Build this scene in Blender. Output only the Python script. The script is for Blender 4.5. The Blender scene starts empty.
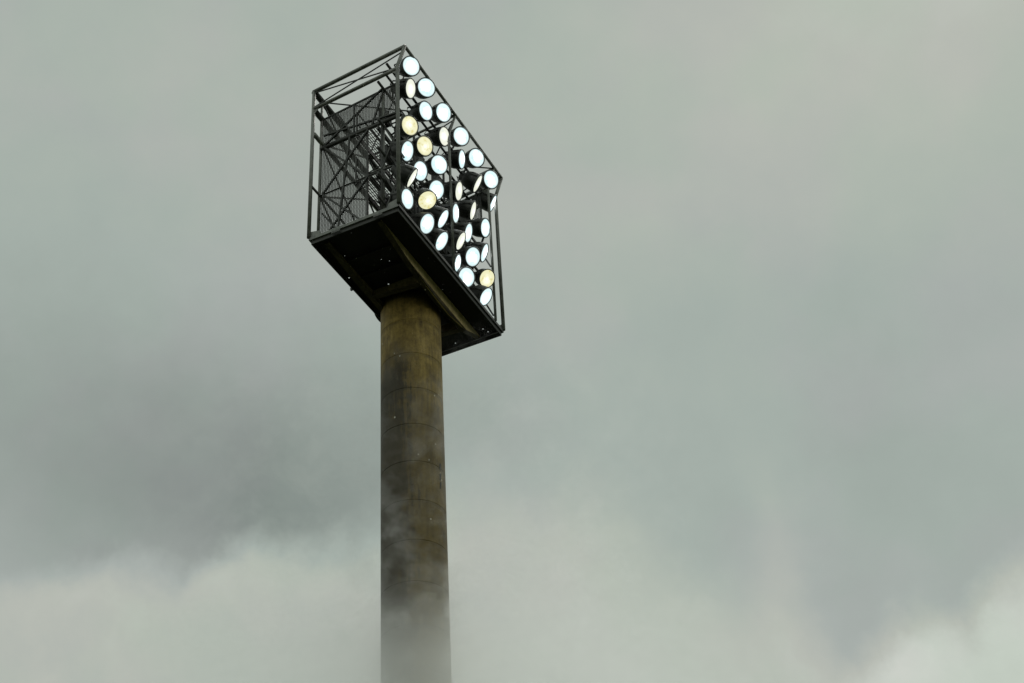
import bpy, bmesh, math, random
from mathutils import Vector, Matrix
random.seed(7)
S = bpy.context.scene
COL = S.collection
PI = math.pi

# ------------------------------------------------------------------ helpers
class MB:
    """collects solid shapes and links them as one mesh object"""
    def __init__(s): s.bm = bmesh.new()
    def frame(s, p, q, up=None):
        d = (q - p).normalized()
        u = Vector(up) if up else (Vector((0, 0, 1)) if abs(d.z) < .9 else Vector((0, 1, 0)))
        x = d.cross(u).normalized(); y = x.cross(d).normalized()
        return x, y
    def bar(s, p, q, w=.08, h=None, up=None):
        p, q = Vector(p), Vector(q); h = h or w
        x, y = s.frame(p, q, up); vs = []
        for c in (p, q):
            for sx, sy in ((-1, -1), (1, -1), (1, 1), (-1, 1)):
                vs.append(s.bm.verts.new(c + x * (sx * w / 2) + y * (sy * h / 2)))
        for k in range(4):
            s.bm.faces.new((vs[k], vs[(k + 1) % 4], vs[4 + (k + 1) % 4], vs[4 + k]))
        s.bm.faces.new(vs[3::-1]); s.bm.faces.new(vs[4:])
        return s
    def tube(s, pts, r=.05, n=10):
        pts = [Vector(p) for p in pts]; rings = []
        x = y = None
        for i, p in enumerate(pts):
            a = pts[max(i - 1, 0)]; b = pts[min(i + 1, len(pts) - 1)]
            if x is None: x, y = s.frame(a, b)
            else:
                d = (b - a).normalized(); x = (x - d * x.dot(d)).normalized(); y = x.cross(d).normalized()
            rings.append([s.bm.verts.new(p + (x * math.cos(t) + y * math.sin(t)) * r)
                          for t in (2 * PI * k / n for k in range(n))])
        for A, B in zip(rings, rings[1:]):
            for k in range(n):
                f = s.bm.faces.new((A[k], A[(k + 1) % n], B[(k + 1) % n], B[k])); f.smooth = True
        s.bm.faces.new(rings[0][::-1]); s.bm.faces.new(rings[-1])
        return s
    def box(s, lo, hi):
        (a, b, c), (d, e, f) = lo, hi
        return s.bar(((a + d) / 2, (b + e) / 2, c), ((a + d) / 2, (b + e) / 2, f), d - a, e - b, (0, 1, 0))
    def prism(s, poly, off):
        """closed polygon (3D points) pushed along off"""
        A = [s.bm.verts.new(Vector(p)) for p in poly]; B = [s.bm.verts.new(Vector(p) + Vector(off)) for p in poly]
        n = len(poly)
        s.bm.faces.new(A[::-1]); s.bm.faces.new(B)
        for k in range(n): s.bm.faces.new((A[k], A[(k + 1) % n], B[(k + 1) % n], B[k]))
        return s
    def lathe(s, prof, n=28, cap0=False, cap1=False, smooth=True):
        rings = [[s.bm.verts.new((r * math.cos(2 * PI * k / n), r * math.sin(2 * PI * k / n), z)) for k in range(n)] for r, z in prof]
        for A, B in zip(rings, rings[1:]):
            for k in range(n):
                f = s.bm.faces.new((A[k], A[(k + 1) % n], B[(k + 1) % n], B[k])); f.smooth = smooth
        if cap0: s.bm.faces.new(rings[0][::-1])
        if cap1: s.bm.faces.new(rings[-1])
        return s
    def build(s, name, mat, parent=None, M=None, bevel=0):
        if M is not None: bmesh.ops.transform(s.bm, matrix=M, verts=s.bm.verts)
        bmesh.ops.recalc_face_normals(s.bm, faces=s.bm.faces)
        me = bpy.data.meshes.new(name); s.bm.to_mesh(me); s.bm.free()
        me.materials.append(mat)
        o = bpy.data.objects.new(name, me); COL.objects.link(o)
        if parent: o.parent = parent
        if bevel:
            m = o.modifiers.new('bevel', 'BEVEL'); m.width = bevel; m.segments = 2; m.limit_method = 'ANGLE'
        return o

class NT:
    """short hand for node trees"""
    def __init__(s, tree): s.t = tree; s.n = tree.nodes; s.l = tree.links
    def add(s, typ, **kw):
        n = s.n.new(typ)
        for k, v in kw.items(): setattr(n, k, v)
        return n
    def put(s, sock, v):
        if isinstance(v, bpy.types.NodeSocket): s.l.new(v, sock)
        else: sock.default_value = v
    def math(s, op, a, b=0.0, c=0.0, clamp=False):
        n = s.add('ShaderNodeMath', operation=op, use_clamp=clamp)
        for i, v in enumerate((a, b, c)): s.put(n.inputs[i], v)
        return n.outputs[0]
    def vmath(s, op, a, b=(0, 0, 0), scale=None):
        n = s.add('ShaderNodeVectorMath', operation=op); s.put(n.inputs[0], a); s.put(n.inputs[1], b)
        if scale is not None: s.put(n.inputs['Scale'], scale)
        return n.outputs['Value'] if op in ('DOT_PRODUCT', 'LENGTH') else n.outputs['Vector']
    def noise(s, vec, scale, detail=4, rough=.55, dist=0.0, col=False):
        n = s.add('ShaderNodeTexNoise'); s.put(n.inputs['Vector'], vec)
        n.inputs['Scale'].default_value = scale; n.inputs['Detail'].default_value = detail
        n.inputs['Roughness'].default_value = rough; n.inputs['Distortion'].default_value = dist
        return n.outputs['Color' if col else 'Fac']
    def ramp(s, fac, stops, interp='LINEAR'):
        n = s.add('ShaderNodeValToRGB'); n.color_ramp.interpolation = interp; e = n.color_ramp.elements
        while len(e) < len(stops): e.new(.5)
        for el, (p, c) in zip(e, stops):
            el.position = p; el.color = (*c, 1) if len(c) == 3 else c
        s.put(n.inputs[0], fac); return n.outputs[0]
    def smooth(s, v, a, b, lo=0.0, hi=1.0):
        n = s.add('ShaderNodeMapRange', interpolation_type='SMOOTHSTEP'); s.put(n.inputs[0], v)
        for i, x in zip((1, 2, 3, 4), (a, b, lo, hi)): s.put(n.inputs[i], x)
        return n.outputs[0]
    def mix(s, f, a, b):
        n = s.add('ShaderNodeMix', data_type='RGBA'); s.put(n.inputs[0], f)
        s.put(n.inputs[6], (*a, 1) if isinstance(a, tuple) and len(a) == 3 else a)
        s.put(n.inputs[7], (*b, 1) if isinstance(b, tuple) and len(b) == 3 else b); return n.outputs[2]
    def xyz(s, v):
        n = s.add('ShaderNodeSeparateXYZ'); s.put(n.inputs[0], v); return n.outputs
    def comb(s, x, y, z):
        n = s.add('ShaderNodeCombineXYZ')
        for i, v in enumerate((x, y, z)): s.put(n.inputs[i], v)
        return n.outputs[0]

def srgb(*c):
    return tuple(((v / 255 + .055) / 1.055) ** 2.4 if v > 10 else v / 255 / 12.92 for v in c)

def material(name):
    m = bpy.data.materials.new(name); m.use_nodes = True
    t = NT(m.node_tree); t.n.clear()
    out = t.add('ShaderNodeOutputMaterial'); return m, t, out

def metal_paint(name, c0, c1, rough=.5, scale=3.0, spec=.4, fleck=0.0, bump=.02):
    m, t, out = material(name)
    b = t.add('ShaderNodeBsdfPrincipled'); t.l.new(b.outputs[0], out.inputs[0])
    co = t.add('ShaderNodeTexCoord').outputs['Object']
    n1 = t.noise(co, scale, 6, .65); n2 = t.noise(t.vmath('MULTIPLY', co, (1, 1, .2)), scale * 5, 3)
    f = t.math('ADD', t.math('MULTIPLY', n1, .65), t.math('MULTIPLY', n2, .35))
    c = t.mix(t.smooth(f, .38, .62), c0, c1)
    if fleck:                                   # chips of pale paint, bird lime and droplets
        v = t.add('ShaderNodeTexVoronoi', feature='F1'); t.put(v.inputs['Vector'], co); v.inputs['Scale'].default_value = 4.5
        sz = t.math('MULTIPLY', t.xyz(v.outputs['Color'])[0], fleck)
        keep = t.math('GREATER_THAN', t.xyz(v.outputs['Color'])[1], .45)
        k = t.math('MULTIPLY', t.math('LESS_THAN', v.outputs['Distance'], sz), keep)
        c = t.mix(k, c, (.75, .76, .73))
    t.put(b.inputs['Base Color'], c)
    t.put(b.inputs['Roughness'], t.math('MULTIPLY_ADD', n1, .3, rough - .15))
    b.inputs['Specular IOR Level'].default_value = spec
    bp = t.add('ShaderNodeBump'); bp.inputs['Strength'].default_value = .25; bp.inputs['Distance'].default_value = bump
    t.put(bp.inputs['Height'], f); t.l.new(bp.outputs[0], b.inputs['Normal'])
    return m

M = {}
M['tube'] = metal_paint('dark_grey_paint', (.055, .059, .050), (.125, .130, .112), .36, spec=.6)
M['brace'] = metal_paint('black_paint', (.014, .015, .013), (.034, .034, .030), .55)
M['deck'] = metal_paint('dark_deck_paint', (.006, .006, .005), (.013, .012, .010), .7, 2.0, .25, fleck=.11)
def drilled():
    m = metal_paint('drilled_deck_paint', (.006, .006, .005), (.013, .012, .010), .7, 2.0, .25)
    t = NT(m.node_tree); out = next(n for n in t.n if n.type == 'OUTPUT_MATERIAL'); b = next(n for n in t.n if n.type == 'BSDF_PRINCIPLED')
    co = t.vmath('MULTIPLY', t.add('ShaderNodeTexCoord').outputs['Object'], (1, 1, 0))
    v = t.add('ShaderNodeTexVoronoi', feature='F1'); t.put(v.inputs['Vector'], co); v.inputs['Scale'].default_value = 4.6
    k = t.math('LESS_THAN', v.outputs['Distance'], t.math('MULTIPLY', t.math('SUBTRACT', t.xyz(v.outputs['Color'])[0], .20), .15))
    tr = t.add('ShaderNodeBsdfTransparent'); mx = t.add('ShaderNodeMixShader'); t.put(mx.inputs[0], k)
    t.l.new(b.outputs[0], mx.inputs[1]); t.l.new(tr.outputs[0], mx.inputs[2]); t.l.new(mx.outputs[0], out.inputs[0])
    return m
M['drilled'] = drilled()
M['girder'] = metal_paint('weathered_girder_paint', (.34, .26, .11), (.56, .44, .22), .75, 2.2, .2, fleck=.10)
M['shaded'] = metal_paint('shaded_girder_paint', (.09, .07, .032), (.20, .155, .075), .8, 2.2, .2, fleck=.10)  # girder colour darkened, painting in the shade on rear girder and crossbeams
M['flange'] = metal_paint('shaded_flange_paint', (.030, .024, .013), (.070, .055, .028), .8, 2.2, .2, fleck=.10)  # girder colour darkened further, standing in for shade on downward faces
M['grate'] = metal_paint('galvanised_mesh', (.05, .05, .047), (.10, .10, .094), .6)
M['housing'] = metal_paint('floodlight_casing', (.012, .013, .012), (.035, .036, .032), .5)
M['rim'] = metal_paint('floodlight_rim', (.03, .032, .03), (.07, .075, .07), .4)

def column_mat():
    m, t, out = material('stained_column')
    b = t.add('ShaderNodeBsdfPrincipled'); t.l.new(b.outputs[0], out.inputs[0])
    co = t.add('ShaderNodeTexCoord').outputs['Object']
    x, y, z = t.xyz(co)[:3]
    rad = t.vmath('NORMALIZE', t.comb(x, y, 0.0))
    streak = t.noise(t.comb(t.math('MULTIPLY', x, 6.0), t.math('MULTIPLY', y, 6.0), t.math('MULTIPLY', z, .35)), 1.6, 6, .7)
    mott = t.noise(co, 2.6, 8, .72); big = t.noise(t.vmath('MULTIPLY', co, (1, 1, .45)), .9, 4, .6)
    f = t.math('ADD', t.math('ADD', t.math('MULTIPLY', streak, .35), t.math('MULTIPLY', mott, .4)), t.math('MULTIPLY', big, .25))
    mid = t.noise(t.vmath('MULTIPLY', co, (1, 1, .6)), 9.0, 5, .75)
    f = t.math('ADD', f, t.math('MULTIPLY_ADD', mid, .36, -.18))
    c = t.ramp(f, [(.33, (.045, .028, .006)), (.43, (.13, .088, .020)), (.53, (.225, .155, .038)), (.68, (.37, .265, .080))])
    # wet dark run down one side of the shaft, with a ragged edge
    side = t.vmath('DOT_PRODUCT', rad, (-.93, .36, 0.0))
    wob = t.math('MULTIPLY_ADD', streak, 1.5, t.math('MULTIPLY_ADD', mott, 1.3, -.4))
    wet = t.smooth(t.math('ADD', side, t.math('SUBTRACT', wob, 1.0)), .52, .86)
    runz = t.smooth(t.math('ADD', z, t.math('MULTIPLY', big, 3.0)), 34.4, 31.8)
    c = t.mix(t.math('MULTIPLY', t.math('MULTIPLY', wet, runz), .92), c, (.007, .006, .004))
    # grime just below every joint ring
    zz = t.math('FRACT', t.math('DIVIDE', t.math('SUBTRACT', z, 1.2070), 1.32))
    ring = t.math('MULTIPLY', t.smooth(zz, .86, 1.0), t.smooth(mott, .40, .60))
    c = t.mix(t.math('MULTIPLY', ring, .6), c, (.03, .024, .012))
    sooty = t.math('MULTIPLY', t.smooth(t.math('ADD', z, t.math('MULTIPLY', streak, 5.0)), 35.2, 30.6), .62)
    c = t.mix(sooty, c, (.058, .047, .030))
    v = t.add('ShaderNodeTexVoronoi', feature='F1'); t.put(v.inputs['Vector'], co); v.inputs['Scale'].default_value = 4.2
    k = t.math('LESS_THAN', v.outputs['Distance'], t.math('MULTIPLY', t.math('SUBTRACT', t.xyz(v.outputs['Color'])[0], .50), .20))
    c = t.mix(k, c, (.62, .60, .52))
    t.put(b.inputs['Base Color'], c); b.inputs['Roughness'].default_value = .72
    b.inputs['Specular IOR Level'].default_value = .3
    bp = t.add('ShaderNodeBump'); bp.inputs['Strength'].default_value = .5; bp.inputs['Distance'].default_value = .03
    t.put(bp.inputs['Height'], mott); t.l.new(bp.outputs[0], b.inputs['Normal'])
    return m
M['column'] = column_mat()

def lens_mat(name, core, edge, patch, power):
    """lit glass: bright reflector, tinted outer ring, ribs of the front glass"""
    m, t, out = material(name)
    co = t.add('ShaderNodeTexCoord').outputs['Object']
    x, y, z = t.xyz(co)[:3]
    r = t.math('DIVIDE', t.vmath('LENGTH', t.comb(x, y, 0.0)), .3)
    rnd = t.add('ShaderNodeObjectInfo').outputs['Random']
    off = t.vmath('ADD', co, t.comb(t.math('MULTIPLY', rnd, 37.0), t.math('MULTIPLY', rnd, 11.0), 0.0))
    n = t.noise(off, 6.0, 3, .6)
    ang = t.math('ARCTAN2', y, x)
    swing = t.math('MULTIPLY', t.math('COSINE', t.math('ADD', ang, t.math('MULTIPLY', rnd, 6.28))), .16)
    g = t.math('ADD', t.math('ADD', r, swing), t.math('MULTIPLY_ADD', n, .7, -.35))
    c = t.mix(t.smooth(g, .05, .72), core, edge)
    c = t.mix(t.math('MULTIPLY', t.smooth(n, .52, .66), t.smooth(r, .15, .6)), c, patch)
    c = t.mix(t.smooth(r, .93, 1.0), c, tuple(q * .55 for q in edge))
    fl = t.math('SINE', t.math('MULTIPLY', x, 150.0))               # fluting of the front glass
    c = t.mix(t.math('MULTIPLY', t.smooth(fl, .55, 1.0), .10), c, edge)
    lamp = t.smooth(t.math('ABSOLUTE', t.math('SUBTRACT', r, .30)), .07, .02)
    c = t.mix(t.math('MULTIPLY', lamp, .30), c, patch)
    e = t.add('ShaderNodeEmission'); t.put(e.inputs[0], c); e.inputs[1].default_value = power
    gl = t.add('ShaderNodeBsdfGlossy'); gl.inputs['Roughness'].default_value = .1; gl.inputs[0].default_value = (.05, .05, .05, 1)
    ad = t.add('ShaderNodeAddShader'); t.l.new(e.outputs[0], ad.inputs[0]); t.l.new(gl.outputs[0], ad.inputs[1])
    t.l.new(ad.outputs[0], out.inputs[0])
    return m
LENS = {0: lens_mat('cool_lit_glass', (7, 7, 7), (.76, .94, .95), (.64, .89, .92), 1.06),
        1: lens_mat('yellow_lit_glass', (1.15, 1.15, .98), (.88, .86, .55), (.76, .68, .28), 1.0),
        2: lens_mat('warm_lit_glass', (1.3, 1.3, 1.2), (.89, .91, .76), (.82, .87, .78), 1.0)}

# ------------------------------------------------------------------ the tower
W, D, HB, HF, OV, HK = 6.925, 3.112, 6.60, 6.957, .278, 6.164      # lamp cage: width, depth, back / front height, visor, kink
DECK = .20
CU, CV, RAD = 4.32, 2.02, .95                                      # column axis inside the cage plan, radius
BASE = 34.007                                                      # height of the platform's underside
ROOT = Vector((-3.0726, 34.4782, 0))
tower = bpy.data.objects.new('floodlight_tower', None); COL.objects.link(tower)
ang = math.atan2(.91318, .40757)
rot = Matrix.Rotation(ang, 4, 'Z')
foot = ROOT + rot.to_3x3() @ Vector((CU, CV, 0))
tower.location = foot; tower.rotation_euler = (0, 0, ang)
tower['label'] = 'tall stadium floodlight tower with open steel lamp cage lit on a stained round column'
tower['category'] = 'floodlight tower'
OFF = Vector((-CU, -CV, BASE))
def P(u, v, w): return Vector((u, v, w)) + OFF                     # along the lamp face, into the cage, up from the platform

# column in cast lengths with slightly open joints
prof = [(RAD + .34, 0), (RAD + .34, .12), (RAD + .02, .14)]
z = .14
joint = (BASE - 1.12) % 1.32
zs = [joint + 1.32 * k for k in range(30) if joint + 1.32 * k > .6]
for q in zs:
    if q > BASE - .3: break
    prof += [(RAD, q - .06), (RAD, q - .03), (RAD, q - .015), (RAD - .016, q - .009), (RAD - .016, q + .009), (RAD, q + .015), (RAD, q + .03), (RAD, q + .06)]
prof += [(RAD, BASE + .1)]
col = MB().lathe(prof, 72, True, True).build('column', M['column'], tower)
dr = Vector((-.10, -.995, 0))                                      # cable clips near the edge of the shaft
for zz in (27.55, 27.2, 26.9):
    MB().bar(dr * (RAD - .01) + Vector((0, 0, zz)), dr * (RAD + .012) + Vector((0, 0, zz + .2)), .04).build('cable_clip', M['brace'], col)

# platform
plat = MB().box(P(.06, .06, .150), P(W - .06, D - .06, .158)).build('platform', M['drilled'], tower)
def edge(p, q, mat='tube', name='edge_beam'):
    mb = MB(); p, q = Vector(p), Vector(q); d = (q - p).normalized(); n = Vector((-d.y, d.x, 0))   # n points into the platform
    mb.bar(P(*(p + n * .012)) + Vector((0, 0, .145)), P(*(q + n * .012)) + Vector((0, 0, .145)), .024, .11)
    mb.bar(P(*(p + n * .055 + d * .03)) + Vector((0, 0, .10)), P(*(q + n * .055 - d * .03)) + Vector((0, 0, .10)), .062, .02)
    e = mb.build(name, M[mat], plat)
    MB().bar(P(*(p + n * .07 + d * .06)) + Vector((0, 0, .02)), P(*(q + n * .07 - d * .06)) + Vector((0, 0, .02)), .03, .14).build('lip', M['brace'], e)
    return e
edge((0, 0, 0), (W, 0, 0), 'brace'); edge((W, .026, 0), (W, D - .026, 0)); edge((W, D, 0), (0, D, 0)); edge((0, D - .026, 0), (0, .026, 0))  # front beam darker than the others, shade of that side put into its colour

def girder(v, depth, u0, u1, mat='girder'):
    """haunched beam under the platform, deepest at the column"""
    mb = MB()
    dep = [(u0, -.08), (1.9, depth * .52), (3.6, depth * .9), (4.5, depth), (5.7, depth * .66), (u1, -.04)]
    mb.prism([P(u0, v, .115)] + [P(u, v, -d) for u, d in dep] + [P(u1, v, .115)], (0, .03, 0))
    g = mb.build('girder', M[mat], plat)
    fl = MB(); lo = [P(x, v - .03, -d) for x, d in dep]; hi = [p + Vector((0, .17, 0)) for p in lo]
    fl.prism(lo + hi[::-1], (0, 0, -.022))
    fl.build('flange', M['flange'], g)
    for u in (u0 + 1.5, CU - .9, CU + .9, u1 - 1.1):
        st = MB().prism([P(u, v + .03, .11), P(u, v + .03, -.02), P(u, v + .14, -.02), P(u, v + .17, .11)], (.02, 0, 0))
        st.build('stiffener', M['deck'], g)
    return g
girder(.76, .54, .30, W - .22); girder(2.62, .20, .35, W - .3, 'shaded')
for u in (CU - 1.32, CU + 1.28):
    mb = MB()
    mb.prism([P(u, .88, .11), P(u, .88, -.32), P(u, 2.61, -.14), P(u, 2.61, .11)], (.03, 0, 0))
    cb = mb.build('crossbeam', M['shaded'], plat)
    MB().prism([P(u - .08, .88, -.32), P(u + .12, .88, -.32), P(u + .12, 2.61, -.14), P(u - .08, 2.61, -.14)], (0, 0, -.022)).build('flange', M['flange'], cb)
for u in (1.35, 2.2):
    MB().bar(P(u, .95, .06), P(u, 2.58, .06), .05, .10).build('joist', M['deck'], plat)
mb = MB(); mb.box(P(2.44, D - .06, -.07), P(2.50, D + .01, .02)); mb.build('lug', M['brace'], plat)
for v in (2.0, .55):
    mb = MB(); mb.box(P(-.035, v, -.02), P(-.003, v + .30, .05)); mb.build('cleat', M['grate'], plat)
# head plate where the shaft meets the girders
MB().lathe([(RAD + .22, BASE + .05), (RAD + .22, BASE + .09)], 48, True, True).build('head_plate', M['deck'], plat)
for (u, v) in ((0, 0), (0, D), (W, 0), (W, D)):
    su = 1 if u == 0 else -1; sv = 1 if v == 0 else -1
    MB().prism([P(u + su * .02, v + sv * .03, .20), P(u + su * .02, v + sv * .42, .20), P(u + su * .02, v + sv * .36, .36), P(u + su * .02, v + sv * .03, .44)], (su * .015, 0, 0)).build('gusset', M['tube'], plat)

# transverse frames
def cross_frame(u, end):
    lo = DECK
    t = .062 if end else .045
    fr = MB().tube([P(u, .80, lo), P(u, .80, 6.0)] if u == .5 else [P(u, 0, lo), P(u, 0, HK - .03), P(u, -.012, HK + .03), P(u, -OV, HF)], t).build('frame', M['tube'], tower)
    MB().tube([P(u, D, lo), P(u, D, HB)], t).build('post', M['tube'], fr)
    if u == .5: return fr
    MB().tube([P(u, D + .03, HB), P(u, -OV - .03, HF)], .066 if end else .045).build('top_rail', M['tube'], fr)
    MB().tube([P(u, D, 5.78), P(u, 0, 6.06)], .062 if end else .04).build('rail', M['tube'], fr)
    for p, q in (((u, D, 5.86), (u, -.17, HF - .22)), ((u, D, HB - .06), (u, .02, 6.1))):
        MB().bar(P(*p), P(*q), .032).build('brace', M['brace'], fr)
    MB().prism([P(u - .012, .02, 6.16), P(u - .012, .02, 5.80), P(u - .012, .18, 5.95), P(u - .012, .24, 6.12)], (.024, 0, 0)).build('gusset', M['tube'], fr)
    MB().prism([P(u - .012, D - .02, 5.72), P(u - .012, D - .02, 5.5), P(u - .012, D - .22, 5.76)], (.024, 0, 0)).build('gusset', M['tube'], fr)
    return fr

def screen(fr, u, poly, pitch=.054, wire=.0145):
    """woven wire panel filling a (v, w) quadrilateral: bottom-front, bottom-back, top-back, top-front"""
    (v0, w0), (v1, w1), (v2, w2), (v3, w3) = poly
    mb = MB()
    n = int(abs(v1 - v0) / pitch)
    for k in range(1, n):
        f = k / n
        mb.bar(P(u, v0 + (v1 - v0) * f, w0 + (w1 - w0) * f), P(u, v3 + (v2 - v3) * f, w3 + (w2 - w3) * f), wire)
    n = int(abs(w3 - w0) / pitch)
    for k in range(1, n):
        f = k / n
        mb.bar(P(u + wire, v0 + (v3 - v0) * f, w0 + (w3 - w0) * f), P(u + wire, v1 + (v2 - v1) * f, w1 + (w2 - w1) * f), wire)
    mb.build('mesh_screen', M['grate'], fr)
    mb = MB(); q = [P(u + .01, v, w) for v, w in poly]
    for a, b in zip(q, q[1:] + q[:1]): mb.bar(a, b, .05)
    mb.build('screen_border', M['brace'], fr)

FU = (0, .50, W / 2, W - .57, W)
frames = [cross_frame(u, u in (0, W)) for u in FU]
for u, fr in ((.50, frames[1]), (W - .57, frames[3])):
    screen(fr, u, [(.32, 4.60), (D, 4.48), (D, 5.72), (.32, 6.02)])
    screen(fr, u, [(1.38, .26), (D, .26), (D, 4.40), (1.38, 4.48)])
    MB().tube([P(u, .83, DECK), P(u, .83, 4.56)], .065).build('post', M['brace'], fr)
    MB().tube([P(u - .03, .1, 4.46), P(u - .03, D - .02, 4.36)], .062).build('rail', M['brace'], fr)
    MB().tube([P(u - .03, .1, 2.36), P(u - .03, D - .02, 2.30)], .03).build('rail', M['brace'], fr)
    for p, q in (((2.98, 4.40), (.80, 5.98)), ((2.96, .3), (1.33, 2.30)), ((1.33, .3), (2.96, 2.30)), ((2.96, 2.3), (1.33, 4.36)),
                 ((1.33, 2.3), (2.96, 4.36)), ((2.5, 5.7), (1.9, 4.46)), ((1.85, 5.78), (1.85, 4.46)), ((1.2, 4.46), (.75, 5.9)),
                 ((2.98, 4.9), (.3, 4.6)), ((2.4, .26), (2.0, 4.36)), ((2.96, 1.5), (2.2, .26)), ((.83, .25), (.05, 2.3)), ((.05, .4), (.83, 2.3)),
                 ((.83, 2.4), (.05, 4.4)), ((.05, 2.5), (.83, 4.4))):
        MB().bar(P(u - .05, *p), P(u - .05, *q), .054).build('brace', M['brace'], fr)
u = W / 2
for p, q in (((D, .25), (.9, 3.0)), ((.9, .25), (D, 3.0)), ((D, 3.1), (.9, 5.8)), ((.9, 3.1), (D, 5.8))):
    MB().bar(P(u, *p), P(u, *q), .04).build('brace', M['brace'], frames[2])

# lengthways members
def rail(v, w, r, name='rail', m='tube', a=0, b=W): return MB().tube([P(a, v, w), P(b, v, w)], r).build(name, M[m], tower)
rail(-OV, HF, .055, 'top_rail'); rail(D, HB, .10, 'top_rail', 'brace'); rail(D - .02, 5.75, .095, 'rail', 'brace')
rail(D - .05, 4.62, .075); rail(D - .05, 2.3, .04, 'rail', 'brace'); rail(.5, HK, .04, 'rail', 'brace')
ROWS = (.88, 1.84, 2.95, 4.18, 5.88, 6.62)
for w in ROWS[:5]: rail(.74, w, .045, 'lamp_rail', 'brace', .05, W - .05)
MB().tube([P(.05, .42, 6.55), P(W - .05, .42, 6.55)], .045).build('lamp_rail', M['brace'], tower)
for u in (1.35, 2.5, 4.55, 5.6):
    MB().bar(P(u, .80, DECK), P(u, .80, 6.1), .06).build('lamp_strut', M['brace'], tower)
    MB().bar(P(u, .80, 6.1), P(u, .30, 6.86), .05).build('lamp_strut', M['brace'], tower)
bays = ((.50, W / 2), (W / 2, W - .57))
for a, b in bays:
    for w0, w1 in ((.25, 2.3), (2.3, 4.62), (4.62, 6.55)):
        for p, q in (((a, w0), (b, w1)), ((a, w1), (b, w0))):
            MB().bar(P(p[0], D - .02, p[1]), P(q[0], D - .02, q[1]), .045).build('brace', M['brace'], tower)
for v0, v1 in ((D, -OV), (-OV, D)):                                # bracing of the open top
    for a, b in bays:
        h = lambda v: HB + (HF - HB) * (D - v) / (D + OV) - .03
        MB().bar(P(a, v0, h(v0)), P(b, v1, h(v1)), .035).build('brace', M['brace'], tower)

# inner walkways
def walkway(w, v0, v1, a, b):
    mb = MB(); n = int((v1 - v0) / .07)
    for k in range(n + 1): mb.bar(P(a, v0 + (v1 - v0) * k / n, w), P(b, v0 + (v1 - v0) * k / n, w), .014, .04)
    n = int((b - a) / .16)
    for k in range(n + 1): mb.bar(P(a + (b - a) * k / n, v0, w + .012), P(a + (b - a) * k / n, v1, w + .012), .014, .014)
    g = mb.build('walkway', M['grate'], tower)
    mb = MB()
    for v in (v0, v1): mb.bar(P(a, v, w), P(b, v, w), .05, .16)
    mb.build('walkway_beam', M['brace'], g)
    mb = MB()
    mb.tube([P(a, v1, w + 1.05), P(b, v1, w + 1.05)], .024); mb.tube([P(a, v1, w + .55), P(b, v1, w + .55)], .018)
    for k in range(5): u = a + (b - a) * k / 4; mb.bar(P(u, v1, w), P(u, v1, w + 1.05), .04)
    mb.build('handrail', M['brace'], g)
walkway(2.25, .98, 1.75, .45, W - .45); walkway(4.30, .98, 1.75, .45, W - .45)
# ballast boxes behind the lamps
for k, (u, w) in enumerate(((.75, 1.35), (1.9, 1.4), (3.0, 1.4), (5.1, 1.4), (1.9, 2.55), (3.0, 2.5), (4.9, 2.5), (5.9, 2.4), (1.0, 3.5), (2.2, 3.65), (4.1, 3.6), (5.3, 3.6),
                            (6.1, 3.5), (.8, 5.0), (1.9, 5.1), (3.0, 5.0), (4.3, 5.1), (5.5, 5.0), (6.3, 4.8))):
    b = MB().box(P(u - .24, .80, w - .22), P(u + .24, 1.02, w + .22)).build('ballast_box', M['housing'], tower, bevel=.012)
    MB().tube([P(u, .84, w - .22), P(u + .02, .80, w - .36), P(u + .05, .72, w - .46)], .016, 6).build('cable', M['brace'], b)

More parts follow.
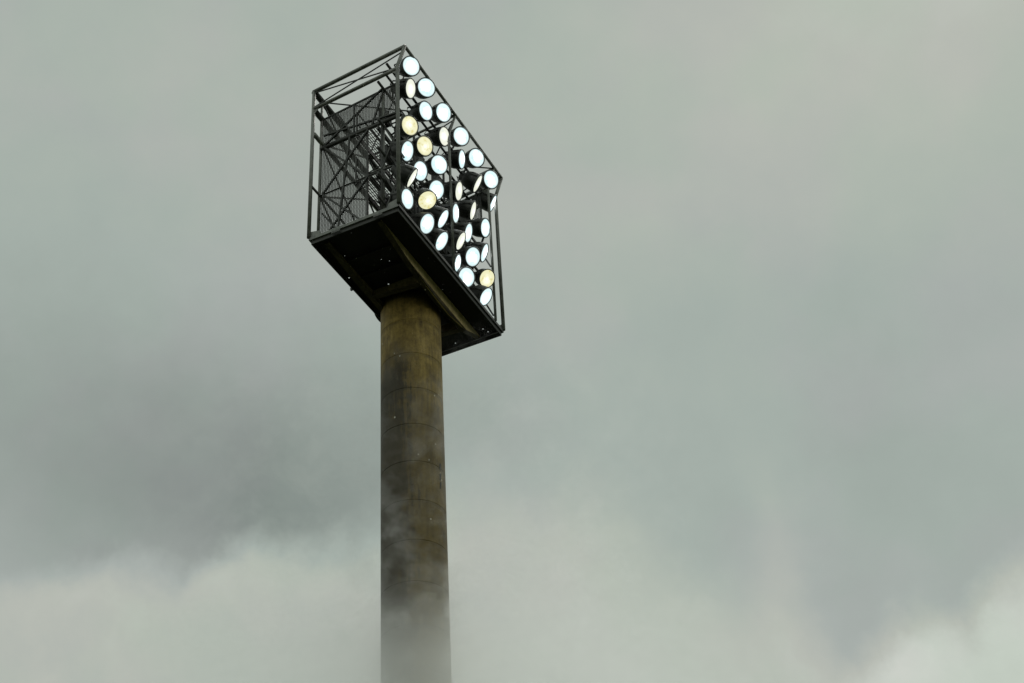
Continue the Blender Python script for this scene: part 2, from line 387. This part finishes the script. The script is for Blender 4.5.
# the floodlights: u, v, w, radius, aim (u, v, w), tint
LAMPS = [
    (0.601, -0.17, 6.662, 0.307, -0.403, -0.781, -0.477, 0),
    (0.961, 0.06, 6.068, 0.31, 0.111, -0.919, -0.379, 2),
    (1.619, -0.17, 6.616, 0.31, -0.467, -0.751, -0.467, 0),
    (1.975, 0.06, 5.96, 0.31, -0.178, -0.917, -0.356, 0),
    (2.797, -0.17, 6.526, 0.31, -0.286, -0.842, -0.457, 0),
    (0.868, 0.06, 4.276, 0.31, -0.336, -0.838, -0.43, 1),
    (3.245, 0.06, 5.912, 0.31, 0.013, -0.936, -0.352, 2),
    (1.836, 0.06, 4.223, 0.31, -0.309, -0.832, -0.46, 1),
    (0.681, 0.06, 2.981, 0.31, 0.061, -0.877, -0.476, 0),
    (4.057, -0.17, 6.531, 0.31, -0.384, -0.8, -0.462, 0),
    (4.495, 0.06, 5.933, 0.31, 0.214, -0.938, -0.271, 0),
    (5.173, -0.17, 6.481, 0.31, -0.392, -0.801, -0.452, 0),
    (2.806, 0.06, 4.226, 0.308, -0.384, -0.807, -0.448, 0),
    (1.953, 0.3, 3.329, 0.31, -0.141, -0.878, -0.456, 0),
    (0.757, -0.05, 1.84, 0.31, 0.539, -0.677, -0.501, 2),
    (6.272, -0.17, 6.379, 0.31, -0.346, -0.816, -0.462, 0),
    (5.644, 0.06, 5.759, 0.31, 0.477, -0.719, -0.505, 2),
    (4.174, 0.06, 4.186, 0.31, 0.23, -0.909, -0.346, 2),
    (3.068, 0.32, 3.438, 0.31, -0.191, -0.817, -0.544, 0),
    (1.716, -0.05, 1.699, 0.294, -0.205, -0.479, -0.854, 1),
    (0.71, 0.1, 0.995, 0.31, -0.047, -0.957, -0.287, 0),
    (6.782, 0.06, 5.756, 0.31, 0.473, -0.752, -0.46, 0),
    (5.177, 0.06, 4.119, 0.305, 0.372, -0.854, -0.363, 2),
    (3.91, 0.08, 2.99, 0.31, 0.216, -0.942, -0.257, 0),
    (2.962, 0.06, 1.969, 0.31, 0.373, -0.735, -0.566, 0),
    (1.874, 0.06, 0.896, 0.31, -0.017, -0.81, -0.586, 0),
    (6.079, 0.06, 4.063, 0.31, 0.059, -0.927, -0.371, 0),
    (4.914, 0.14, 2.954, 0.31, 0.24, -0.892, -0.383, 0),
    (4.079, 0.02, 1.888, 0.293, 0.351, -0.769, -0.534, 2),
    (2.821, 0.06, 0.915, 0.31, 0.234, -0.739, -0.632, 0),
    (6.024, 0.12, 2.926, 0.304, 0.347, -0.835, -0.427, 0),
    (4.909, 0.02, 1.851, 0.31, -0.178, -0.807, -0.564, 0),
    (3.958, 0.1, 0.894, 0.265, 0.259, -0.895, -0.363, 0),
    (4.379, 0.02, 0.58, 0.31, -0.308, -0.806, -0.506, 0),
    (5.995, 0.06, 1.752, 0.288, -0.239, -0.703, -0.67, 1),
    (5.832, 0.06, 0.851, 0.296, 0.144, -0.738, -0.659, 0),
]
def floodlight(u, v, w, r, ax, ay, az, kind):
    aim = Vector((ax, ay, az)).normalized()
    side = aim.cross(Vector((0, 0, 1))).normalized(); top = side.cross(aim)
    B = Matrix((side, top, aim)).transposed().to_4x4(); B.translation = P(u, v, w)
    s = r / .3
    prof = [(.305, .0), (.320, -.02), (.320, -.14), (.305, -.28), (.265, -.41), (.20, -.50), (.165, -.53), (.155, -.64), (.11, -.67)]
    h = MB().lathe([(a * s, b * s) for a, b in prof], 28, False, True).build('floodlight', M['housing'], tower)
    h.matrix_local = B
    if kind == 1: h['label'] = 'floodlight with yellowish lit glass'
    if kind == 2: h['label'] = 'floodlight with warm pale lit glass'
    # domed glass
    pr = [(.30 * s * math.sin(k / 6 * 1.0) / math.sin(1.0), .035 * s * (math.cos(k / 6 * 1.0) - math.cos(1.0)) / (1 - math.cos(1.0))) for k in range(6, 0, -1)]
    MB().lathe(pr + [(.001, .035 * s)], 36, False, True).build('lens', LENS[kind], h)
    ring = [(.298, .0), (.30, .016), (.318, .020), (.334, .006), (.334, -.03), (.318, -.045)]
    MB().lathe([(a * s, b * s) for a, b in ring], 36).build('rim', M['rim'], h)
    mb = MB()
    for sx in (-1, 1):
        mb.bar((sx * .345 * s, 0, -.05), (sx * .345 * s, 0, -.52), .012, .055, (0, 1, 0))
        mb.bar((sx * .30 * s, 0, -.10), (sx * .37 * s, 0, -.10), .05)
    mb.bar((-.36 * s, 0, -.49), (-.20 * s, 0, -.67), .05, .014); mb.bar((.36 * s, 0, -.49), (.20 * s, 0, -.67), .05, .014)
    mb.bar((-.22 * s, 0, -.66), (.22 * s, 0, -.66), .055, .014)
    rw = min(ROWS, key=lambda q: abs(q - w)); Bi = B.inverted()
    tgt = Bi @ P(u, .42 if rw > 6.2 else .74, 6.55 if rw > 6.2 else rw)
    mb.bar((0, 0, -.64), tgt, .05)
    mb.build('bracket', M['brace'], h)
    mb = MB(); a = Vector((.0, -.13 * s, -.55))
    mb.tube([a, a + Vector((.01, -.03, -.08)), a + Vector((.03, .02, -.20)), tgt + Vector((.04, 0, 0))], .014, 6)
    mb.build('cable', M['brace'], h)
for L in LAMPS: floodlight(*L)

# ------------------------------------------------------------------ ground
m, t, out = material('playing_field_grass')
b = t.add('ShaderNodeBsdfPrincipled'); t.l.new(b.outputs[0], out.inputs[0])
co = t.add('ShaderNodeTexCoord').outputs['Object']
n = t.math('ADD', t.math('MULTIPLY', t.noise(co, .08, 6), .5), t.math('MULTIPLY', t.noise(co, 6, 4), .5))
t.put(b.inputs['Base Color'], t.ramp(n, [(.3, (.020, .034, .012)), (.7, (.050, .066, .026))])); b.inputs['Roughness'].default_value = .9
bm = bmesh.new(); bmesh.ops.create_grid(bm, x_segments=40, y_segments=40, size=3000)
me = bpy.data.meshes.new('ground'); bm.to_mesh(me); bm.free(); me.materials.append(m)
g = bpy.data.objects.new('ground', me); COL.objects.link(g); g['kind'] = 'structure'

# ------------------------------------------------------------------ steam drifting past the shaft
m, t, out = material('steam')
co = t.add('ShaderNodeTexCoord').outputs['Object']
x, y, z = t.xyz(co)[:3]
warp = t.vmath('ADD', co, t.vmath('SCALE', t.vmath('SUBTRACT', t.noise(co, .35, 3, col=True), (.5, .5, .5)), scale=1.6))
n = t.noise(t.vmath('MULTIPLY', warp, (1.0, 1.0, 1.1)), .85, 7, .66)
d = t.math('MAXIMUM', t.smooth(n, .50, .66), t.smooth(z, 22.8, 19.5, 0.0, .5))
rise = t.math('MINIMUM', t.math('MULTIPLY', t.math('EXPONENT', t.math('DIVIDE', t.math('SUBTRACT', 21.4, z), 1.7)), .62), .9)
d = t.math('MULTIPLY', d, t.math('ADD', rise, .12))
d = t.math('MULTIPLY', d, t.smooth(t.math('ABSOLUTE', x), 9.0, 2.0))
d = t.math('MULTIPLY', d, t.smooth(t.math('ABSOLUTE', y), 2.0, .6))
d = t.math('MULTIPLY', d, t.smooth(z, 30.4, 28.4))
d = t.math('MULTIPLY', d, t.smooth(z, 13.2, 16.0))
pv = t.add('ShaderNodeVolumePrincipled'); pv.inputs['Color'].default_value = (.985, .995, .985, 1)
pv.inputs['Anisotropy'].default_value = .84
t.put(pv.inputs['Density'], d); t.l.new(pv.outputs[0], out.inputs['Volume'])
st = MB().box((-12, -2.1, 13), (12, 2.1, 31.5)).build('steam', m)
st.location = (foot.x + .5, foot.y - 3.2, 0); st['kind'] = 'stuff'; st['label'] = 'thin pale steam drifting across the lower part of the tower column'; st['category'] = 'steam'

# ------------------------------------------------------------------ sky: overcast with cloud banks
wd = bpy.data.worlds.new('World'); S.world = wd; wd.use_nodes = True
t = NT(wd.node_tree); t.n.clear()
out = t.add('ShaderNodeOutputWorld')
SUN_EL, SUN_AZ = math.radians(60), math.radians(38)              # azimuth from +Y towards +X
sky = t.add('ShaderNodeTexSky', sky_type='NISHITA', sun_disc=False, sun_elevation=SUN_EL, sun_rotation=SUN_AZ)
d0 = t.add('ShaderNodeTexCoord').outputs['Generated']
d0 = t.vmath('NORMALIZE', d0)
w1 = t.vmath('SUBTRACT', t.noise(d0, 7, 6, .58, col=True), (.5, .5, .5))
w2 = t.vmath('SUBTRACT', t.noise(d0, 26, 6, .6, col=True), (.5, .5, .5))
dw = t.vmath('ADD', t.vmath('ADD', d0, t.vmath('SCALE', w1, scale=.055)), t.vmath('SCALE', w2, scale=.030))
dx, dy, dz = t.xyz(dw)[:3]
az = t.math('MULTIPLY', t.math('ARCTAN2', dx, dy), 180 / PI)
el = t.math('MULTIPLY', t.math('ARCSINE', dz), 180 / PI)
def blob(a, e, sa, se, amp):
    q = t.math('ADD', t.math('POWER', t.math('ABSOLUTE', t.math('DIVIDE', t.math('SUBTRACT', az, a), sa)), 2.0),
               t.math('POWER', t.math('ABSOLUTE', t.math('DIVIDE', t.math('SUBTRACT', el, e), se)), 2.0))
    return t.math('MULTIPLY', t.math('EXPONENT', t.math('MULTIPLY', q, -.5)), amp)
def bank(pts, soft0, soft1):
    """mask of a cloud bank whose top follows (azimuth, elevation) points"""
    c = t.add('ShaderNodeFloatCurve'); cu = c.mapping.curves[0]
    N = [((a + 180) / 360, e / 90) for a, e in pts]
    N = [(0, N[0][1])] + N + [(1, N[-1][1])]
    while len(cu.points) < len(N): cu.points.new(.5, .5)
    for p, q in zip(cu.points, N): p.location = q
    c.mapping.update()
    t.put(c.inputs['Value'], t.math('MULTIPLY_ADD', az, 1 / 360, .5))
    top = t.math('MULTIPLY', c.outputs[0], 90.0)
    return t.smooth(t.math('SUBTRACT', top, el), soft0, soft1)
V = t.math('ADD', t.math('MULTIPLY_ADD', t.noise(d0, 4.5, 5, .55), .30, .335), t.math('MULTIPLY_ADD', t.noise(d0, 15, 6, .62), .14, -.07))
for q in ((-15.2, 32.9, 8.5, 3.9, -.31), (-7.5, 34.5, 4.0, 2.6, -.10), (-11, 32.4, 4.5, 2.2, -.10), (15.2, 30.8, 6.0, 3.4, -.10), (20.5, 47.0, 13, 5.0, .17), (-24, 47, 9, 5, .06),
          (10.2, 29.6, 1.0, 2.2, .12), (5, 40, 9, 5, .02)):
    V = t.math('ADD', V, blob(*q))
A = bank([(-40, 27), (-27.6, 27.7), (-20.8, 29.07), (-18.6, 29.7), (-16, 30.4), (-15, 29.9), (-13.3, 30.7), (-11.4, 32.2), (-9.3, 31.7), (-7.3, 32), (-5.2, 33),
          (-3.4, 35.1), (.05, 34.5), (4.3, 33.2), (7.3, 30.7), (8.9, 29.7), (10.6, 29.9), (11.8, 26.0), (18, 24.5), (40, 24)], -.5, t.smooth(az, -9.0, -1.0, 1.5, 4.0))
fine = t.math('MULTIPLY_ADD', t.noise(dw, 15, 8, .62), .36, -.18)
V = t.math('ADD', t.math('MULTIPLY', V, t.math('SUBTRACT', 1.0, A)), t.math('MULTIPLY', A, t.math('ADD', t.smooth(az, -8.0, 2.0, .63, .67), fine)))
Bk = bank([(-40, 5), (2.3, 23), (8.6, 24.7), (11.4, 25.7), (13.2, 27.0), (15.1, 27.5), (16.6, 26.7), (18.5, 28), (19.5, 28.3), (22.5, 28.5), (40, 27)], -.7, 1.9)
V = t.math('ADD', t.math('MULTIPLY', V, t.math('SUBTRACT', 1.0, Bk)), t.math('MULTIPLY', Bk, t.math('ADD', .87, fine)))
c = t.ramp(V, [(0.0, srgb(126, 134, 130)), (.16, srgb(144, 152, 147)), (.46, srgb(166, 175, 169)), (.66, srgb(181, 187, 177)), (.86, srgb(197, 204, 194)), (1.0, srgb(208, 213, 204))])
gain = t.math('ADD', t.smooth(t.xyz(d0)[1], .15, -.5, 1.0, 1.7), t.math('MULTIPLY', t.smooth(t.math('MULTIPLY', t.math('ARCSINE', t.xyz(d0)[2]), 180 / PI), 50.0, 85.0), .7))  # sky brightened overhead; unseen bright part behind camera added to lift tower's front
tint = t.noise(t.vmath('ADD', d0, (3.1, 1.7, .4)), 9, 4, .5)
c = t.vmath('MULTIPLY', c, t.mix(t.smooth(tint, .40, .62), (.985, 1.006, .988), (1.022, .996, 1.012)))
c = t.vmath('SCALE', c, scale=gain)
bg1 = t.add('ShaderNodeBackground'); t.put(bg1.inputs[0], sky.outputs[0]); bg1.inputs[1].default_value = .08
bg2 = t.add('ShaderNodeBackground'); t.put(bg2.inputs[0], c); bg2.inputs[1].default_value = 1.0
mx = t.add('ShaderNodeMixShader'); mx.inputs[0].default_value = .985
t.l.new(bg1.outputs[0], mx.inputs[1]); t.l.new(bg2.outputs[0], mx.inputs[2]); t.l.new(mx.outputs[0], out.inputs[0])

sl = bpy.data.lights.new('sun', 'SUN'); sl.energy = .75; sl.angle = math.radians(25); sl.color = (1, .96, .9)
so = bpy.data.objects.new('sun', sl); COL.objects.link(so)
sd = Vector((math.sin(SUN_AZ) * math.cos(SUN_EL), math.cos(SUN_AZ) * math.cos(SUN_EL), math.sin(SUN_EL)))
so.rotation_euler = sd.to_track_quat('Z', 'Y').to_euler()

# ------------------------------------------------------------------ camera and render
PITCH, ROLL, F = .6667428663, -.0650285989, 1600.0
fw = Vector((0, math.cos(PITCH), math.sin(PITCH))); r0 = Vector((1, 0, 0)); u0 = r0.cross(fw)
cr = r0 * math.cos(ROLL) + u0 * math.sin(ROLL); cup = u0 * math.cos(ROLL) - r0 * math.sin(ROLL)
cd = bpy.data.cameras.new('camera'); co_ = bpy.data.objects.new('camera', cd); COL.objects.link(co_)
Mx = Matrix((cr, cup, -fw)).transposed().to_4x4(); Mx.translation = (0, 0, 1.6); co_.matrix_world = Mx
cd.sensor_width = 36; cd.lens = F * 36 / 1024; cd.clip_start = .1; cd.clip_end = 8000
S.camera = co_
S.view_settings.view_transform = 'Standard'; S.view_settings.look = 'None'; S.view_settings.gamma = 1; S.view_settings.exposure = 0
S.view_settings.use_curve_mapping = False
cy = S.cycles
cy.use_denoising = True; cy.max_bounces = 8; cy.volume_bounces = 6; cy.volume_step_rate = 1.0; cy.volume_max_steps = 256
cy.sample_clamp_indirect = 4
